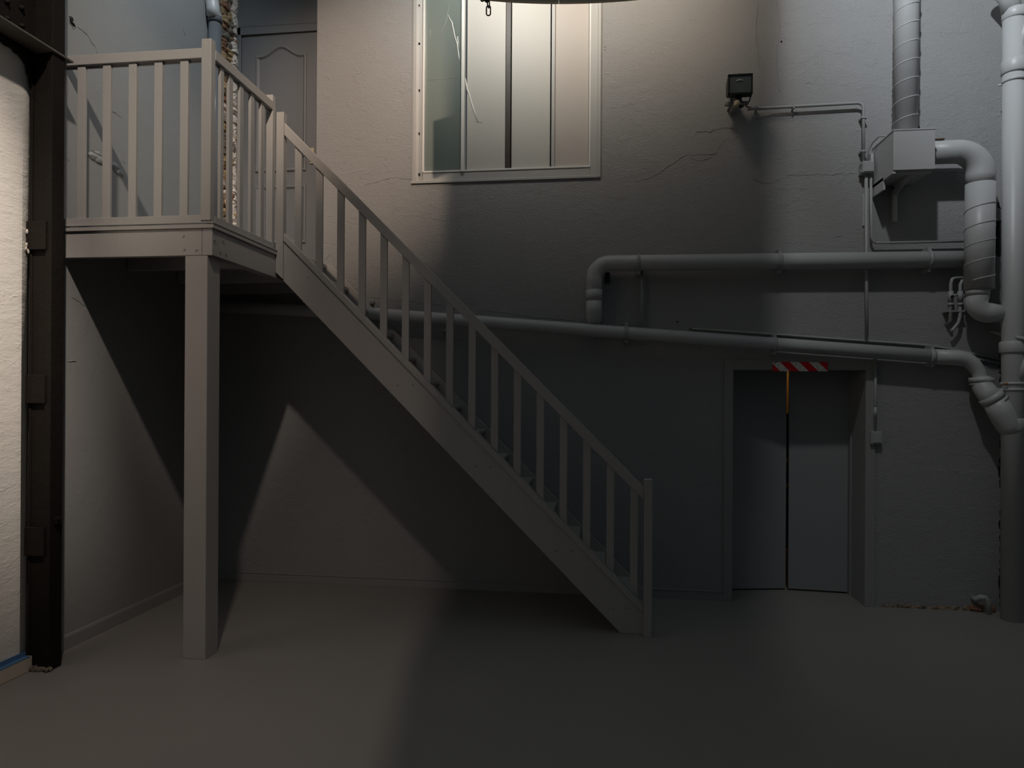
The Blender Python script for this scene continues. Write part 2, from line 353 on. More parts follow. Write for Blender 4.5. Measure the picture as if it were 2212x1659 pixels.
# ------------------------------------------------------------------ upper panelled door
DY = 5.95
m = MB(); m.box(-3.38, -2.445, DY-.005, DY+.15, 4.959, 6.3)   # transom panel
tr = m.build('trim_2', M['door'], bevel=.003, **S)
m = MB(); m.box(-3.36, -3.25, DY-.012, DY+.1, 2.66, 4.955); m.box(-3.36, -2.445, DY-.012, DY+.1, 4.885, 4.955); m.box(-2.53, -2.445, DY-.012, DY+.1, 2.66, 4.885)
fr = m.build('door_1_frame', M['door'], bevel=.004, **S)
fr.name = 'trim_3'
m = MB(); m.box(-3.248, -2.532, DY+.005, DY+.045, 2.685, 4.882); d1 = m.build('door_1', M['door'], bevel=.003, **S)
def moulding(outer, parent):
    def inset(poly, d):
        n = len(poly); out = []
        for i in range(n):
            a, b, c = V(poly[i-1]), V(poly[i]), V(poly[(i+1) % n]); e1 = (b-a).normalized(); e2 = (c-b).normalized()
            n1 = V((-e1.y, e1.x)); n2 = V((-e2.y, e2.x)); k = (n1+n2)
            k = k/max(.4, k.length_squared/2) if k.length > 1e-6 else n1
            out.append(tuple(b+k*d))
        return out
    mb = MB(); rings = []
    for d, dy in ((0, 0), (.008, -.011), (.018, -.013), (.034, -.001), (.050, .004), (.060, .004)):
        rings.append([mb.bm.verts.new((p[0], DY+.005+dy, p[1])) for p in (inset(outer, d) if d else outer)])
    n = len(outer)
    for A, B in zip(rings, rings[1:]):
        for i in range(n): mb.face([A[i], A[(i+1) % n], B[(i+1) % n], B[i]])
    mb.face(rings[-1]); return mb.build('raised_panel', M['door'], parent)
x0, x1 = -3.113, -2.625
top = [(x1-(x1-x0)*i/24, 4.695+.085*.5*(1-math.cos(2*math.pi*min(1, max(0, (i/24-.1)/.8))))) for i in range(25)]
moulding([(x0, 3.635), (x1, 3.635)]+top, d1)
moulding([(x0, 2.985), (x1, 2.985), (x1, 3.515), (x0, 3.515)], d1)
m = MB(); m.box(-2.585, -2.553, DY-.006, DY+.006, 3.70, 3.84); m.tube([(-2.57, DY-.003, 3.80), (-2.57, DY-.05, 3.80), (-2.60, DY-.055, 3.80), (-2.68, DY-.05, 3.795)], .008, 10)
m.build('door_handle', M['ivory'], d1, bevel=.002)
# ------------------------------------------------------------------ window
m = MB()
m.prism([(-1.60, WY-.004), (-1.585, WY-.012), (-1.56, WY-.014), (-1.535, WY-.008), (-1.50, WY+.02), (-1.50, WY+.14), (-1.60, WY+.14)], 'z', 3.43, 5.6)
m.box(-.092, -.004, WY-.004, WY+.14, 3.43, 5.6); m.box(-.03, -.006, WY-.016, WY, 3.43, 5.6)
m.box(-1.50, -.092, WY-.002, WY+.14, 3.43, 3.52); m.box(-1.60, -.004, WY-.014, WY, 3.425, 3.447); m.box(-1.60, -.004, WY-.002, WY+.14, 5.52, 5.6)
win = m.build('window_1', M['frame'], bevel=.003, **S)
m = MB(); m.box(-1.505, -1.489, WY-.006, WY+.03, 3.52, 5.52); m.box(-1.489, -.092, WY-.008, WY+.03, 3.515, 3.53); m.box(-.10, -.088, WY-.006, WY+.03, 3.52, 5.52); m.build('glazing_bead', M['white'], win, bevel=.002)
m = MB(); m.box(-1.170, -1.143, WY-.022, WY+.04, 3.512, 5.52); m.build('glazing_bar', M['white'], win, bevel=.003)
m = MB(); m.box(-.412, -.385, WY+.004, WY+.04, 3.515, 5.52); m.build('glazing_bar', M['frame'], win, bevel=.003)
m = MB(); m.box(-1.14, -.405, WY+.07, WY+.085, 3.5, 5.52); m.build('dark_backing', M['mull'], win)
m = MB(); m.box(-.797, -.757, WY+.03, WY+.066, 3.5, 5.52); m.box(-.765, -.757, WY+.015, WY+.03, 3.5, 5.52); m.build('steel_mullion', M['mull'], win)
for a, b, k, yy in ((-1.489, -1.170, 'pane_green', .03), (-1.128, -.802, 'pane_white', .03), (-.747, -.424, 'pane_white', .03), (-.385, -.100, 'pane_pink', .02)):
    m = MB(); m.box(a, b, WY+yy, WY+yy+.006, 3.525, 5.52); m.build('window_pane', M[k], win)
def streak(pts, mt, r, nm, y=WY+.029):
    m = MB(); m.tube([(*wp(px, py)[:1], y, wp(px, py)[1]) for px, py in pts], [r*k for k in ([.4]+[1]*(len(pts)-2)+[.3])], 6); m.build(nm, M[mt], win)
streak([(966, 28), (975, 45), (981, 75), (986, 90), (990, 120), (992, 130)], 'white', .005, 'paint_run'); streak([(987, 75), (989, 100)], 'white', .011, 'paint_run'); streak([(928, 60), (928, 75)], 'white', .003, 'paint_run')
streak([(1004, 165), (1008, 190), (1012, 200), (1018, 222), (1024, 240), (1031, 262)], 'white', .007, 'paint_run'); streak([(1036, 295), (1037, 310)], 'white', .002, 'paint_run'); streak([(1026, 258), (1040, 262)], 'white', .004, 'paint_run')
streak([(921, 170), (950, 167), (992, 164)], 'frame', .0015, 'glass_crack'); streak([(970, 0), (963, 40), (945, 85)], 'frame', .0015, 'glass_crack')
for py in (12, 94, 195, 288, 376): x, z = wp(906, py, WY-.01); m = MB(); m.blob((x, WY-.014, z), .008, 1, .4); m.build('frame_fixing', M['dark'], win)
# ------------------------------------------------------------------ double door
dd = []
m = MB(); R = Matrix.Rotation(math.atan2(.08, .44), 3, 'Z'); m.box(1.068, 1.581, 6.04, 6.08, .012, 1.849, rot=R, piv=(1.068, 6.04, 0)); m.build('door_2', M['ddoor'], bevel=.002, **S)
m = MB(); R = Matrix.Rotation(-math.atan2(.04, .5), 3, 'Z'); m.box(1.590, 2.068, 6.085, 6.125, .014, 1.849, rot=R, piv=(2.068, 6.085, 0)); m.build('door_3', M['ddoor'], bevel=.002, **S)
m = MB(); m.box(2.052, 2.066, 6.03, 6.14, 0, 1.85); m.build('trim_4', M['ddoor'], bevel=.001, **S)
k_ = empty('added_rack', (1.6, 6.36, 0), 'orange boarded rack added to give the gap of the double door its lit orange strip', 'rack')  # rack added so a lit orange strip shows in the gap
m = MB(); m.box(1.4, 1.8, 6.36, 6.38, 0, 2.3); m.build('back_panel', M['dark'], k_)
for a, b, d_, nm in ((1.49, 2.3, .06, 'board'), (1.06, 1.09, .03, 'ledge'), (.84, .87, .03, 'ledge'), (.0, .30, .06, 'board')):
    m = MB(); m.box(1.45, 1.75, 6.36-d_, 6.36, a, b); m.build(nm, M['orange'], k_)
pl = bpy.data.lights.new('gap_fill_light', 'POINT'); pl.energy = 2.0; pl.color = (1, .75, .45); pl.shadow_soft_size = .05  # point light added to warm the boards behind the gap
po = bpy.data.objects.new('gap_fill_light', pl); sc.collection.objects.link(po); po.location = (1.9, 6.26, 1.95)
# hazard board
m = MB()
z0, z1 = 1.840, 1.913
poly = [(1.362, z0), (1.777, z0-.001), (1.777, z1), (1.72, z1-.001), (1.68, z1-.003), (1.60, z1), (1.41, z1), (1.392, z1-.004), (1.381, z1-.014), (1.372, z1-.004), (1.362, z1)]
m.prism(poly, 'y', WY-.024, WY-.017); o = m.build('hazard_board', M['hazard']); o['label'] = 'red and white striped warning board above the double door'; o['category'] = 'sign'
# ------------------------------------------------------------------ landing
W = M['wood']
L = empty('landing', (-2.45, 4.07, 0), 'grey painted wooden landing on a square post, high in the left corner', 'landing')
m = MB(); m.box(-3.38, -2.355, 3.99, WY, 2.655, 2.68)
for i in range(7): pass
m.build('deck', W, L, bevel=.002)
m = MB(); m.box(-3.38, -2.437, 4.003, 4.045, 2.49, 2.655); m.build('front_beam', W, L, bevel=.003)
m = MB(); m.box(-2.435, -2.368, 4.003, 4.84, 2.49, 2.655); m.build('side_beam', W, L, bevel=.003)
m = MB(); m.box(-2.40, -2.372, 4.85, 5.69, 2.49, 2.655); m.build('stair_head_board', W, L, bevel=.003)
for y in (4.6, 5.2): m = MB(); m.box(-3.37, -2.44, y, y+.06, 2.52, 2.655); m.build('joist', W, L, bevel=.003)
m = MB(); m.box(-3.37, -2.37, 5.69, 5.75, 2.50, 2.655); m.build('joist', W, L, bevel=.003)
m = MB(); m.box(-2.548, -2.40, 4.006, 4.148, 0, 2.49); m.build('support_post', W, L, bevel=.003)
m = MB(); m.box(-3.38, -2.365, 3.984, 4.0, 2.684, 2.694); m.box(-2.372, -2.352, 3.984, 4.84, 2.682, 2.694); m.build('edge_lip', W, L, bevel=.002)
for px, py in ((396, 510), (398, 539), (424, 540)): x, z = wp(px, py, 4.0); m = MB(); m.cyl((x, 4.004, z), (x, 3.998, z), .006, 8); m.build('screw_head', M['joint'], L)
for px, py in ((463, 519), (481, 520), (475, 544), (488, 548)): y, z = lwp(px, py, -2.368); m = MB(); m.cyl((-2.37, y, z), (-2.362, y, z), .007, 8); m.build('screw_head', M['joint'], L)
# guard railing of the landing
G = empty('guard_railing', (-2.41, 4.03, 2.68), 'grey wooden railing with flat balusters round the high landing', 'railing')
m = MB(); m.box(-2.437, -2.372, 3.985, 4.035, 2.70, 3.815); m.build('corner_post', W, G, bevel=.004)
m = MB(); m.box(-2.425, -2.372, 4.79, 4.835, 2.694, 3.815); m.build('end_post', W, G, bevel=.004)
m = MB(); m.box(-3.375, -2.437, 3.995, 4.03, 3.703, 3.765); m.build('top_rail', W, G, bevel=.003)
m = MB(); m.box(-2.405, -2.370, 4.035, 4.79, 3.703, 3.765); m.build('top_rail', W, G, bevel=.003)
m = MB(); m.box(-3.375, -2.437, 4.022, 4.03, 3.69, 3.704); m.build('slat_strip', W, G)
m = MB(); m.box(-2.405, -2.397, 4.035, 4.79, 3.69, 3.704); m.build('slat_strip', W, G)
m = MB(); m.box(-3.375, -2.437, 3.996, 4.036, 2.694, 2.738); m.build('bottom_rail', W, G, bevel=.003)
m = MB(); m.box(-2.408, -2.370, 4.035, 4.79, 2.694, 2.738); m.build('bottom_rail', W, G, bevel=.003)
for x in (-3.256, -3.082, -2.906, -2.733, -2.560): m = MB(); m.box(x-.029, x+.024, 4.006, 4.026, 2.737, 3.703); m.build('baluster', W, G, bevel=.002)
for y0, y1 in ((4.112, 4.150), (4.211, 4.26), (4.348, 4.395), (4.492, 4.54), (4.636, 4.69)):
    y0 += 0; m = MB(); m.box(-2.402, -2.382, y0+.002, y1+.002, 2.737, 3.703); m.build('baluster', W, G, bevel=.002)
# ------------------------------------------------------------------ staircase
T = empty('staircase', (-1.0, 5.27, 0), 'steep grey wooden open staircase climbing left to the landing along the wall', 'staircase')
SY = 4.85
def stringer(y0, y1, name):
    m = MB(); m.prism([(.151, .0), (.31, .0), (.31, .15), (-2.31, .47+2.31-.003), (-2.31, 2.466)], 'y', y0, y1); return m.build(name, W, T, bevel=.003)
stringer(SY, SY+.04, 'stringer')
m = MB(); m.prism([(.306, .205), (.306, .146), (-2.306, 2.758), (-2.306, 2.817)], 'y', SY-.014, SY+.055); m.build('cap_rail', W, T, bevel=.004)
m = MB(); m.prism([(.12, .0), (.36, .0), (.36, .075), (-2.29, 2.742), (-2.335, 2.745), (-2.36, 2.72), (-2.36, 2.49)], 'y', 5.695, 5.735); m.build('stringer', W, T, bevel=.003)
for j in range(14):
    z = .172+.1976*j; xn = .42-z; bk = .255 if j < 13 else .085
    m = MB(); pr = [(xn-bk, z-.034), (xn-.006, z-.034), (xn, z-.027), (xn, z-.007), (xn-.006, z), (xn-bk, z)]; m.prism(pr, 'y', SY+.041, 5.694); m.build('tread', W, T)
    zb = max(.002, z-.1976)
    if j < 13: m = MB(); m.prism([(xn-.022, z-.034), (xn-.040, z-.034), (xn-.075, zb), (xn-.057, zb)], 'y', SY+.042, 5.693); m.build('riser', W, T)
m = MB(); m.prism([(-2.31, 2.478), (-2.31, 3.706), (-2.367, 3.706), (-2.367, 2.53)], 'y', SY-.012, SY+.045); m.build('newel_post', W, T, bevel=.003)
m = MB(); m.box(.307, .36, 4.79, 4.86, 0, 1.071); m.build('newel_post', W, T, bevel=.004)
m = MB(); m.prism([(.306, 1.013), (.306, .921), (-2.309, 3.537), (-2.309, 3.629)], 'y', SY-.008, SY+.034); m.build('handrail', W, T, bevel=.004)
for k in range(16):
    x = -2.204+k*.16297; m = MB(); m.prism([(x-.026, .505-x+.026), (x+.026, .505-x-.026), (x+.026, 1.25-x-.026), (x-.026, 1.25-x+.026)], 'y', SY+.004, SY+.024); m.build('baluster', W, T, bevel=.002)
for px, py in ((666, 600), (698, 600), (859, 833), (892, 832), (1028, 1008), (1060, 1009), (1202, 1191), (1235, 1191), (1325, 1314), (1353, 1314)):
    x, z = wp(px, py, SY); m = MB(); m.cyl((x, SY-.0008, z), (x, SY+.004, z), .004, 8); m.build('screw_hole', M['dark'], T)
# ------------------------------------------------------------------ iron column and beam
I = empty('iron_column', (-3.28, 3.76, 0), 'dark riveted iron column standing beside the white wall', 'column')
m = MB(); m.box(-3.352, -3.335, 3.715, 3.80, .02, TOP-.02); m.box(-3.335, -3.245, 3.722, 3.735, .02, TOP-.02); m.box(-3.245, -3.205, 3.712, 3.808, .02, TOP-.02); m.box(-3.335, -3.245, 3.775, 3.785, .02, TOP-.02)
m.build('shaft', M['iron'], I, bevel=.003)
for z in (2.48, 1.575, .677): m = MB(); m.box(-3.408, -3.232, 3.698, 3.714, z, z+.168); m.build('batten_plate', M['iron'], I, bevel=.003)
m = MB(); m.box(-3.21, -3.185, 3.742, 3.782, .86, .90); m.box(-3.185, -3.16, 3.742, 3.75, .888, .9); m.build('hook', M['iron'], I)
m = MB(); m.prism([(3.76, 3.72), (3.845, 3.72), (3.845, 3.56), (3.79, 3.36), (3.76, 3.36)], 'x', -3.25, -3.235); m.build('gusset', M['iron'], I, bevel=.003)
m = MB(); m.box(-3.34, -3.20, 3.72, 3.80, 0, .035); m.build('base_plate', M['iron'], I, bevel=.003)
m = MB()
for i in range(12): m.blob((-3.33+.012*i, 3.712+random.uniform(-.02, .01), .012), .02, 1, .4, (1, .8, .8))
m.build('mortar_packing', M['greystone'], I)
B = empty('iron_beam', (-3.30, 2.9, 3.56), 'dark riveted iron beam over the white wall, resting on the iron column', 'beam')
m = MB(); m.prism([(1.2, 4.6), (3.72, 4.6), (3.73, 3.355), (3.722, 3.35), (3.712, 3.385), (3.705, 3.40), (3.708, 3.43), (3.698, 3.46), (3.694, 3.50), (3.680, 3.515), (3.676, 3.55), (3.655, 3.57), (3.62, 3.592), (3.60, 3.588), (3.57, 3.604), (3.53, 3.598), (3.49, 3.614), (3.44, 3.61), (1.2, 3.62)], 'x', -3.3485, -3.325); m.build('web', M['iron'], B)
m = MB(); m.box(-3.349, -3.19, 1.2, 3.86, 3.645, 3.657); m.build('flange', mat('lighter_iron_flange', (.10, .09, .075), .5, .2, 30, .3), B, bevel=.002)  # flange coloured lighter than the rest of the iron
for px, py in ((19, 4), (50, 17), (19, 40), (50, 56), (86, 10), (-14, 24)):
    y, z = lwp(px, py, -3.31); m = MB(); m.tube([(-3.326, y, z), (-3.318, y, z), (-3.308, y, z), (-3.302, y, z)], [.016, .016, .011, .004], 12); m.build('rivet', M['iron'], B)
# ------------------------------------------------------------------ pipes
P = M['pipe']
# glossy down pipe in the left corner
D = empty('downpipe', (-3.318, 5.63, 2.68), 'glossy dark grey down pipe in the corner beside the rubble stone', 'pipe')
m = MB(); m.cyl((-3.318, 5.63, 2.69), (-3.318, 5.63, 4.86), .053, 28); m.build('lower_length', M['glosspipe'], D)
m = MB(); m.tube([(-3.318, 5.63, 4.86), (-3.318, 5.63, 4.90)]+arc((-3.718, 5.60, 4.90), .40, 0, math.radians(38), (1, 0, 0), (0, .05, 1), 10), .056, 28); m.build('bend', P, D)
for z_ in (4.835, 4.45): m = MB(); m.cyl((-3.318, 5.63, z_), (-3.318, 5.63, z_+.05), .060, 28); m.build('collar', M['glosspipe'], D)
# upper drain
def bracket(m, x, z, r, y=5.66):
    m.tube([(x-.013, y, z), (x+.013, y, z)], r+.005, 24); m.box(x-.013, x+.013, y-.01, WY, z+r, z+r+.032); m.box(x-.013, x+.013, y-.01, WY, z-r-.03, z-r)
py_ = 5.65
U = empty('drain_pipe', (1.3, py_, 2.6), 'upper grey drain pipe, bent down into the wall at its left end', 'pipe', None)
ur = .0635
m = MB(); m.tube([(2.74, py_, 2.688), (.19, py_, 2.703)] + [p for p in arc((.07, py_, 2.583), .12, math.pi/2, math.pi, (1, 0, 0), (0, 0, 1), 10)] + [(-.05, py_, 2.40)], ur, 28)
m.build('pipe_run', P, U)
m = MB(); m.tube([(-.05, py_, 2.40), (-.05, py_, 2.33), (-.05, py_+.02, 2.28), (-.05, py_+.06, 2.25), (-.05, WY+.03, 2.245)], [ur, ur, ur*.98, ur*.9, ur*.85], 28); m.build('wall_elbow', P, U)
m = MB(); m.cyl((-.05, py_, 2.49), (-.05, py_, 2.41), ur+.0018, 28); m.build('socket', P, U)
for x in (.30, 1.39, 2.485): m = MB(); bracket(m, x, 2.703-(x-.2)*.0059, ur, py_); m.build('bracket', M['conduit'], U)
m = MB(); m.box(.035, .075, WY-.02, WY-.001, 2.56, 2.645); o = m.build('adhesive_label', M['black']); o['label'] = 'small black label on the wall inside the bend of the upper drain pipe'; o['category'] = 'label'
# lower drain
Lr = .052
Q = empty('drain_pipe', (0, py_, 2.1), 'lower grey drain pipe sloping from behind the stairs down to the soil stack', 'pipe')
A = V((-3.36, py_, 2.392)); Bp = V((.20, py_, 2.142)); C = V((2.50, py_, 1.955)); E_ = V((2.70, py_, 1.945))
m = MB(); m.tube([A, V((-1.83, py_, 2.307)), Bp, C], Lr, 28); m.build('pipe_run', P, Q)
m = MB(); m.tube([C-V((.01, 0, 0)), E_, E_+V((.055, 0, -.012)), E_+V((.10, 0, -.05)), E_+V((.135, 0, -.10)), E_+V((.15, 0, -.14)), E_+V((.15, 0, -.18))], [Lr+.002]*4+[Lr-.002]*3, 28); m.build('elbow', P, Q)
for x in (-1.28, .208, 1.355, 2.51):
    z = 2.142-(x-.2)*(.0702 if x < .2 else .0813); m = MB(); bracket(m, x, z, Lr, py_); m.build('bracket', M['conduit'], Q)
m = MB(); m.tube([(1.05, 5.73, 2.145-.005), (1.02, 5.70, 2.09), (.95, 5.70, 2.10)], .008, 8); 
m.bm.free()
o = MB().tube([(.73, 5.70, 2.08), (.78, 5.70, 2.06), (.80, 5.70, 2.045)], .009, 8).build('cable_stub', M['conduit']); o['label'] = 'short cable end poking out under the lower drain pipe'; o['category'] = 'cable'
o = MB().tube([(.73, 5.742, 2.182), (1.4, 5.738, 2.130), (1.9, 5.738, 2.09), (2.52, 5.738, 2.042), (2.75, 5.738, 2.0), (3.12, 5.738, 1.915)], .010, 10).build('conduit', M['conduit']); o['label'] = 'thin conduit running just above the lower drain pipe'; o['category'] = 'conduit'
o = MB().tube([(2.75, 5.735, 1.965), (3.12, 5.735, 1.882)], .009, 10).build('conduit', M['conduit']); o['label'] = 'short thin conduit just under another, left of the soil stack'; o['category'] = 'conduit'
# spiral duct
K = empty('spiral_duct', (2.27, 5.55, 3.6), 'grey spiral duct coming down into the top of the sheet metal box', 'duct')
m = MB(); m.cyl((2.27, 5.56, 3.575), (2.283, 5.56, TOP-.1), .087, 40); m.build('duct_tube', P, K)
m = MB(); helix(m, ((2.27, 5.56, 3.66), (2.283, 5.56, 5.6)), .0875, .139); m.build('spiral_seam', P, K)
m = MB(); m.blob((2.345, 5.51, 3.62), .012, 1, .5, (1, 1, 2.2)); m.blob((2.35, 5.515, 3.655), .008, 1, .5); m.build('sealant_blot', M['dark'], K)
X = empty('duct_box', (2.25, 5.5, 3.3), 'grey sheet metal duct box on the wall above the drain pipes', 'box')
m = MB(); m.box(2.110, 2.394, 5.36, WY-.004, 3.292, 3.58); m.build('casing', P, X, bevel=.002)
m = MB(); m.box(2.106, 2.398, 5.356, WY-.004, 3.578, 3.588); m.build('lid', P, X, bevel=.001)
m = MB(); m.box(2.106, 2.13, 5.37, WY-.004, 3.27, 3.292); m.box(2.13, 2.38, 5.385, 5.395, 3.268, 3.292); m.box(2.106, 2.121, 5.53, WY-.004, 3.20, 3.292); m.build('shelf_angle', P, X)
m = MB(); m.box(2.25, 2.275, 5.40, WY-.004, 3.255, 3.29); m.box(2.25, 2.275, 5.70, WY-.004, 3.00, 3.27); m.prism([(5.45, 3.262), (5.70, 3.262), (5.70, 3.20)], 'x', 2.258, 2.266); m.build('support_bracket', P, X)
m = MB(); m.box(2.035, 2.05, 5.735, WY-.004, 2.98, 3.23); m.build('side_strip', P, X)
# swan neck: out of the box, over and down
N = empty('duct_bend', (2.75, 5.55, 2.45), 'thick grey duct bending from the metal box down to the wall, with spiral seams', 'duct')
m = MB(); dr = .085; my = 5.56
m.tube([(2.385, my, 3.475), (2.63, my, 3.475)] + arc((2.63, my, 3.305), .17, math.pi/2, 0, (1, 0, 0), (0, 0, 1), 14)[1:] + [(2.80, my, 3.29), (2.80, my, 3.22)], [dr, dr]+[dr+.012*i/14 for i in range(1, 15)]+[dr+.012]*2, 36); m.build('elbow', P, N)
m = MB(); m.tube([(2.455, my, 3.56), (2.63, my, 3.56)], .006, 8); m.prism([(2.40, 3.553), (2.40, 3.564), (2.53, 3.564), (2.53, 3.558), (2.48, 3.552), (2.46, 3.557), (2.43, 3.548)], 'y', my-.05, my+.03); m.build('bare_patch', M['rust'], N)
m = MB(); m.cyl((2.80, my, 3.23), (2.795, my, 2.445), .098, 40); m.build('duct_tube', P, N)
m = MB(); helix(m, ((2.80, my, 3.13), (2.795, my, 2.50)), .0985, .135, .004); m.build('spiral_seam', P, N)
m = MB(); m.tube([(2.785, my, 2.46), (2.785, my, 2.38)] + arc((2.865, my, 2.36), .09, math.pi, math.pi*1.5, (1, 0, 0), (0, 0, 1), 8) + [(2.93, my+.02, 2.268), (2.955, my+.09, 2.268), (2.955, WY+.04, 2.268)], [.076]*2+[.074]*9+[.066, .056, .05], 32); m.build('lower_elbow', P, N)
m = MB(); m.cyl((2.785, my, 2.45), (2.785, my, 2.40), .080, 36); m.build('collar', P, N)
m = MB(); m.box(2.80, 2.97, 5.66, 5.68, 2.46, 2.475); m.box(2.80, 2.97, 5.70, 5.735, 2.49, 2.51); m.build('strap', P, N)
# soil stack at the right edge
Z = empty('soil_stack', (3.02, 5.55, 0), 'thick grey soil stack standing at the right edge from floor to top', 'pipe')
sr = .0735; Xs = 3.026
m = MB(); m.cyl((Xs+.004, 5.55, 0), (Xs-.006, 5.55, 4.50), sr, 36); m.build('pipe_run', P, Z)
def ring(m, z, h, r, x=Xs): m.tube([(x, 5.55, z), (x, 5.55, z+.008), (x, 5.55, z+h-.008), (x, 5.55, z+h)], [r-.006, r, r, r-.006], 36)
for z, h, r in ((4.43, .075, .084), (4.03, .10, .088), (3.965, .02, .086), (1.97, .085, .088), (1.69, .02, .084), (1.735, .02, .084), (1.40, .09, .082)): m = MB(); ring(m, z, h, r); m.build('collar', P, Z)
m = MB(); m.tube([(Xs-.02, 5.55, 4.49), (2.98, 5.55, 4.60), (2.90, 5.55, 4.70)], .066, 28); m.build('top_bend', P, Z)
m = MB(); m.tube([(3.12, 5.50, 4.46), (3.06, 5.52, 4.30), (3.03, 5.54, 4.15)], [.035, .05, .05], 24); m.tube([(3.11, 5.47, 4.53), (3.11, 5.47, 4.42)], .035, 20); m.build('side_inlet', P, Z)
m = MB(); m.tube([(3.14, 5.46, 1.98), (3.09, 5.49, 1.88), (3.04, 5.53, 1.76)], [.042, .046, .05], 24); m.tube([(3.15, 5.45, 2.0), (3.115, 5.475, 1.935)], .055, 24); m.build('side_inlet', P, Z)
m = MB(); m.tube([(Xs+.01, 5.55, 1.37), (3.0, 5.55, 1.44), (2.955, 5.553, 1.53), (2.895, 5.56, 1.635)], [.070, .086, .090, .080], 28); m.build('branch', P, Z)
m = MB(); m.tube([(2.905, 5.56, 1.62), (2.875, 5.565, 1.66)], .086, 28); m.tube([(2.935, 5.558, 1.60), (2.92, 5.56, 1.615)], .082, 28); m.build('collar', P, Z)
m = MB(); m.tube([(2.90, 5.56, 1.635), (2.868, 5.58, 1.672), (2.852, 5.61, 1.72), (2.85, 5.635, 1.775)], [.074, .074, .072, .070], 28); m.build('branch_elbow', P, Z)
m = MB(); m.tube([(2.85, 5.63, 1.755), (2.85, 5.63, 1.79)], .082, 28); m.tube([(2.85, 5.63, 1.735), (2.85, 5.63, 1.745)], .078, 28); m.build('collar', P, Z)
m = MB(); m.tube([(2.935, 5.50, 1.74), (2.955, 5.485, 1.745)], .009, 8); m.build('clamp_bolt', M['brass'], Z)
m = MB(); m.tube([(2.925, 5.58, 3.965), (2.955, 5.57, 3.965)], .007, 8); m.build('clamp_screw', M['pipe'], Z)
o = MB().tube([(2.965, 5.73, 2.15), (2.97, 5.62, 2.12), (3.0, 5.50, 2.085), (3.04, 5.455, 2.07), (3.18, 5.45, 2.075)], .015, 14).build('hose', M['conduit']); o['label'] = 'bent grey hose curling out of the wall in front of the soil stack'; o['category'] = 'hose'
# little floor pipe
o = MB().tube([(2.862, WY+.02, .10), (2.862, 5.70, .10), (2.878, 5.68, .125), (2.905, 5.67, .125), (2.925, 5.67, .10), (2.93, 5.67, .0)], .0215, 16).build('floor_pipe', M['conduit']); o['label'] = 'short bent grey pipe entering the floor beside the soil stack foot'; o['category'] = 'pipe'
# gas cocks
g = empty('valve_pipes', (2.67, 5.68, 2.15), 'pair of thin grey valve pipes beside the thick duct bend', 'pipe')
vy = 5.68
m = MB(); m.tube([(2.80, vy, 2.555), (2.69, vy, 2.555), (2.665, vy, 2.545), (2.655, vy, 2.51), (2.655, vy, 2.225), (2.655, WY, 2.20)], .0125, 14); m.build('left_tube', M['conduit'], g)
m = MB(); m.tube([(2.76, vy+.02, 2.54), (2.735, vy, 2.53), (2.722, vy, 2.50), (2.722, vy, 2.26), (2.71, vy, 2.21), (2.67, vy, 2.155), (2.655, vy, 2.15)], .0125, 14); m.build('right_tube', M['conduit'], g)
for x in (2.655, 2.722):
    m = MB(); m.cyl((x, vy, 2.45), (x, vy, 2.37), .020, 14); m.cyl((x, vy, 2.36), (x, vy, 2.342), .022, 8); m.tube([(x+.01, vy-.02, 2.415), (x+.035, vy-.025, 2.42)], .009, 10); m.build('valve', M['conduit'], g)
    m = MB(); m.box(x-.03, x+.03, vy-.012, WY, 2.293, 2.303); m.build('clip', M['conduit'], g)
m = MB(); m.cyl((2.655, vy-.02, 2.405), (2.655, vy-.028, 2.405), .012, 12); m.build('valve_cap', M['black'], g)
# floodlight
f = empty('floodlight', (1.055, 5.70, 3.94), 'black floodlight with motion sensor high on the wall right of the window', 'floodlight')
R = Matrix.Rotation(math.radians(-8), 3, 'X')
m = MB(); m.prism([(5.50, 3.955), (5.50, 4.105), (5.56, 4.10), (5.60, 4.07), (5.60, 3.98), (5.56, 3.955)], 'x', .965, 1.142); m.build('housing', M['black'], f, bevel=.004)
m = MB()
for a in ((.962, 1.146, 4.092, 4.108), (.962, 1.146, 3.952, 3.966), (.962, .974, 3.952, 4.108), (1.134, 1.146, 3.952, 4.108)): m.box(a[0], a[1], 5.488, 5.505, a[2], a[3])
m.build('bezel', M['black'], f, bevel=.002)
m = MB(); m.box(.974, 1.134, 5.494, 5.500, 3.966, 4.092); m.build('glass', M['glassg'], f)
m = MB(); m.tube([(1.02, 5.4935, 4.052), (1.04, 5.4925, 4.060), (1.06, 5.4925, 4.060), (1.085, 5.4935, 4.050)], [.002, .007, .007, .002], 8); m.build('reflector_tube', M['frame'], f)
m = MB(); m.tube([(1.055, 5.52, 4.105), (1.055, 5.52, 4.118), (1.055, 5.52, 4.124)], [.008, .008, .004], 10); m.build('top_clip', M['black'], f)
m = MB(); m.box(.965, 1.135, 5.62, 5.655, 3.928, 3.95); m.box(1.0, 1.02, 5.60, WY, 3.93, 4.0); m.box(1.02, 1.08, 5.56, WY, 3.90, 3.99); m.build('mounting_bar', M['joint'], f)
m = MB(); m.tube([(1.05, 5.56, 3.955), (1.05, 5.545, 3.93), (1.06, 5.53, 3.905)], [.014, .012, .014], 12); m.tube([(1.075, 5.55, 3.91), (1.075, 5.53, 3.885), (1.06, 5.51, 3.862)], [.016, .022, .012], 14); m.build('sensor_arm', M['black'], f)
m = MB(); m.tube([(1.035, 5.54, 3.915), (1.035, 5.515, 3.895), (1.022, 5.49, 3.865), (1.02, 5.485, 3.86)], [.018, .024, .017, .006], 14); m.build('sensor_lens', M['ivory'], f)
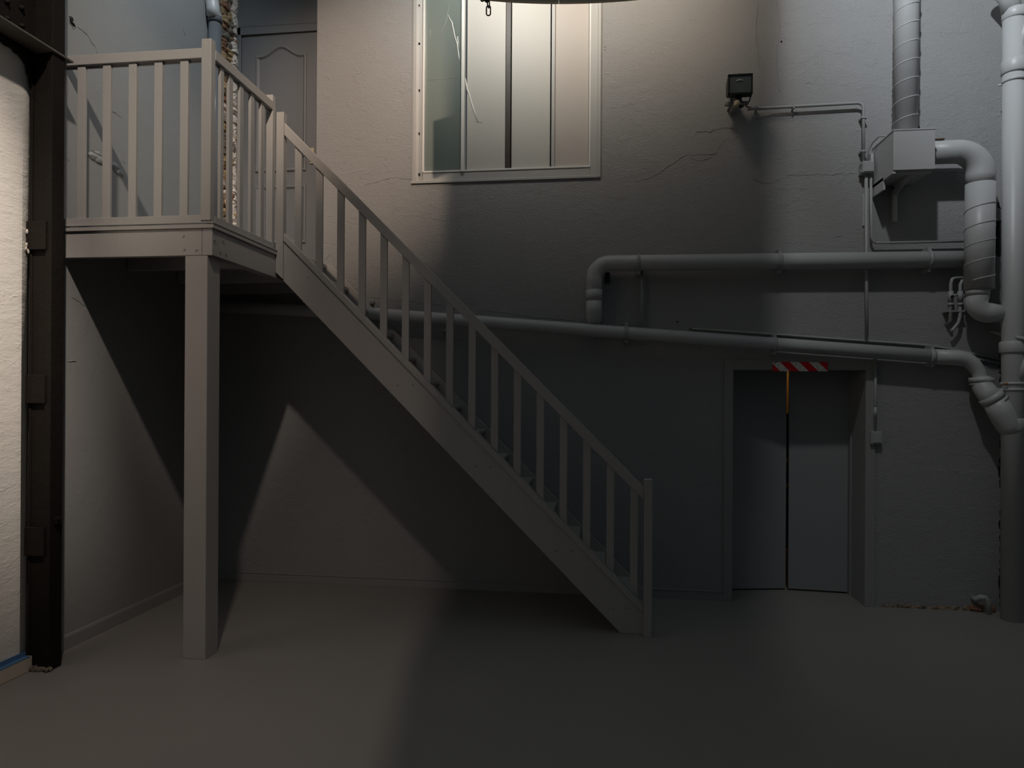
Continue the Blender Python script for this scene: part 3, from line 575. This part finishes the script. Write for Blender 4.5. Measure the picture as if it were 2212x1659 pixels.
o = MB().tube([(1.135, 5.55, 3.99), (1.15, 5.56, 3.97), (1.145, 5.62, 3.945), (1.137, 5.69, 3.935), (1.19, 5.72, 3.935)], .005, 8).build('power_cable', M['black'], f)
# conduit from the floodlight to the junction box
cy = 5.70
c = empty('conduit', (2.0, cy, 3.4), 'grey conduit running from the floodlight across to the junction box', 'conduit')
m = MB(); m.tube([(1.15, cy, 3.918), (1.5, cy, 3.922), (1.98, cy, 3.928), (2.008, cy, 3.918), (2.022, cy, 3.89), (2.024, cy, 3.46)], .012, 14); m.build('tube', M['conduit'], c)
for x, z in ((1.215, 3.918), (1.50, 3.922)): m = MB(); m.box(x-.006, x+.006, cy-.016, WY, z-.016, z+.016); m.build('clip', M['conduit'], c)
for z in (3.81, 3.55): m = MB(); m.box(2.002, 2.046, cy-.016, WY, z-.006, z+.006); m.build('clip', M['conduit'], c)
j = empty('junction_box', (2.045, 5.69, 3.36), 'small square junction box left of the sheet metal duct box', 'junction box')
m = MB(); m.box(2.004, 2.088, 5.655, WY-.002, 3.372, 3.462); m.build('housing', M['conduit'], j, bevel=.005)
m = MB(); m.box(2.010, 2.084, 5.650, 5.656, 3.378, 3.456); m.build('lid', M['conduit'], j, bevel=.003)
for z in (3.45, 3.39): m = MB(); m.cyl((1.995, 5.69, z), (2.005, 5.69, z), .010, 10); m.build('gland', M['conduit'], j)
o = MB().tube([(2.045, cy, 3.372), (2.052, cy, 2.5), (2.058, cy, 2.11)], .0125, 14).build('conduit', M['conduit']); o['label'] = 'straight vertical conduit dropping from the junction box behind the upper drain pipe'; o['category'] = 'conduit'
o = MB().tube([(2.080, cy, 3.372), (2.086, cy, 2.88), (2.098, cy, 2.85), (2.12, cy, 2.835), (2.76, cy, 2.835)], .010, 12).build('conduit', M['conduit']); o['label'] = 'thin conduit dropping below the junction box then turning right under the metal box'; o['category'] = 'conduit'
o = MB().tube([(.335, 5.715, 2.67), (.335, 5.715, 2.17)], .011, 12).build('conduit', M['conduit']); o['label'] = 'short vertical pipe between the two drain pipes near their left bend'; o['category'] = 'conduit'
o = MB().tube([(2.058, cy, 3.46), (2.058, cy, 3.55), (2.075, 5.66, 3.60), (2.10, 5.60, 3.625), (2.125, 5.55, 3.61), (2.128, 5.54, 3.585)], .006, 10).build('power_cable', M['conduit']); o['label'] = 'looping grey cable from the junction box over the metal box top'; o['category'] = 'cable'
o = MB().box(2.075, 2.095, 5.69, WY-.001, 3.47, 3.53).build('cable_gland', M['pipe']); o['label'] = 'tiny grey fitting just above the junction box'; o['category'] = 'fitting'
# light switch with its conduit
s = empty('light_switch', (2.14, 5.72, 1.28), 'square grey light switch on the wall right of the double door', 'switch')
m = MB(); m.box(2.095, 2.182, 5.708, WY-.001, 1.272, 1.372); m.build('housing', M['conduit'], s, bevel=.004)
m = MB(); m.box(2.108, 2.170, 5.700, 5.709, 1.284, 1.360); m.build('rocker', M['conduit'], s, bevel=.003)
m = MB(); m.tube([(2.133, 5.728, 1.372), (2.133, 5.728, 1.96)], .011, 12); m.cyl((2.133, 5.728, 1.47), (2.133, 5.728, 1.56), .013, 12); m.build('conduit_tube', M['conduit'], s)
# roundel anchor by the stairs
a_ = MB(); x, z = wp(803, 652, 5.72); a_.cyl((x, WY, z), (x, 5.70, z), .020, 16); a_.cyl((x, 5.70, z), (x, 5.69, z), .008, 10); o = a_.build('wall_anchor', M['conduit']); o['label'] = 'round wall anchor just above the lower drain pipe beside the stairs'; o['category'] = 'anchor'
# ------------------------------------------------------------------ curved lamp shade and chain
dl = empty('hanging_lamp', (-.33, 4.80, 4.35), 'wide curved olive lamp shade at the top edge in front of the window', 'lamp')
def band(r0, r1, z0, z1, a0, a1, mb, n=40):
    cx, cy_ = -.33-.1253*-3.0, 4.80-.992*3.0      # centre of the curve lies towards the room
    P_ = []
    for i in range(n+1):
        a = math.radians(a0+(a1-a0)*i/n); d = V((-.1253*math.cos(a)+.992*math.sin(a), .992*math.cos(a)+.1253*math.sin(a), 0))
        P_.append([mb.bm.verts.new((cx+d.x*r, cy_+d.y*r, z)) for r, z in ((r0, z0), (r1, z0), (r1, z1), (r0, z1))])
    for A, B in zip(P_, P_[1:]):
        for k in range(4): mb.face([A[k], A[(k+1) % 4], B[(k+1) % 4], B[k]])
    mb.face(P_[0]); mb.face(P_[-1][::-1])
m = MB(); band(2.97, 3.0, 4.345, 4.72, -19, .6, m); m.build('shade_panel', M['shade'], dl)
m = MB(); band(2.97, 3.0, 4.345, 4.72, .65, 19, m); m.build('shade_panel', M['shade'], dl)
m = MB(); m.cyl((-.85, 4.86, 5.36), (.5, 4.86, 5.36), .02, 16); m.build('lamp_tube', M['bulb'], dl)
m = MB(); m.box(-1.0, .6, 4.80, 4.92, 5.40, 5.42); m.build('lamp_tray', M['shade'], dl)
for x in (-.9, .45): m = MB(); m.cyl((x, 4.79, 4.72), (x, 4.86, TOP-.1), .006, 8); m.build('suspension_wire', M['chain'], dl)
ch = empty('chain', (-.765, 4.65, 4.3), 'short black chain hanging in front of the window below the lamp shade', 'chain')
def link(cx, y, cz, h, w_, r, turn, ang=0):
    mb = MB(); pts = []
    for i in range(25):
        a = 2*math.pi*i/24; px = (w_/2)*math.cos(a); pz = (h/2-w_/2)*(1 if math.sin(a) > 0 else -1)*(1 if abs(math.sin(a)) > .01 else 0)+(w_/2)*math.sin(a)
        q = V((px*math.cos(turn), px*math.sin(turn), pz)); q = Matrix.Rotation(ang, 3, 'Y') @ q; pts.append(V((cx, y, cz))+q)
    mb.tube(pts, r, 8, cap=False); return mb.build('chain_link', M['chain'], ch)
y = 4.65
link(-.764, y, 4.245, .066, .028, .0045, .1); link(-.764, y, 4.290, .05, .026, .0045, 1.2); link(-.770, y, 4.328, .05, .026, .0045, .3, .4)
link(-.795, y, 4.332, .05, .026, .0045, 1.0, 1.0); link(-.825, y, 4.345, .05, .026, .0045, .2, 1.3); link(-.86, y, 4.352, .05, .026, .0045, 1.1, 1.4); link(-.90, y, 4.356, .05, .026, .0045, .2, 1.4)
m = MB(); m.blob((-.785, y, 4.322), .016, 1, .3); m.tube([(-.765, y, 4.345), (-.765, y, 4.55), (-.765, 4.80, 4.66)], .005, 8); m.build('shackle', M['chain'], ch)

# ------------------------------------------------------------------ two unseen lamps, each with an added housing and light-cutting panel
for nm, p, q0, q1, z0, lab in (('left', LAMP_L, (-.66, .45), (-.998, 2.4), 3.6, 'unseen black lamp above the landing with a tall panel added to cut its light'), ('right', LAMP_R, (1.06, 2.6), (1.273, 4.0), 4.4, 'unseen black lamp above the double door with a tall panel added to cut its light')):
    e = empty('unseen_lamp', p, lab, 'lamp')
    d = V((q1[0]-q0[0], q1[1]-q0[1], 0)); n_ = V((d.y, -d.x, 0)).normalized()*.006*(1 if nm == 'left' else -1)
    m = MB(); m.prism([q0, q1, (q1[0]+n_.x, q1[1]+n_.y), (q0[0]+n_.x, q0[1]+n_.y)], 'z', z0, p.z+.35); m.build('light_cut_panel', M['flag'], e)  # added blocker, gives the lamp's light an upright edge on the wall
    m = MB(); m.cyl(p+V((0, -.10, .10)), p+V((0, -.28, .22)), .09, 20); m.cyl(p+V((0, -.2, .2)), (p.x, p.y-.2, 7.6), .01, 8); m.build('housing', M['black'], e)
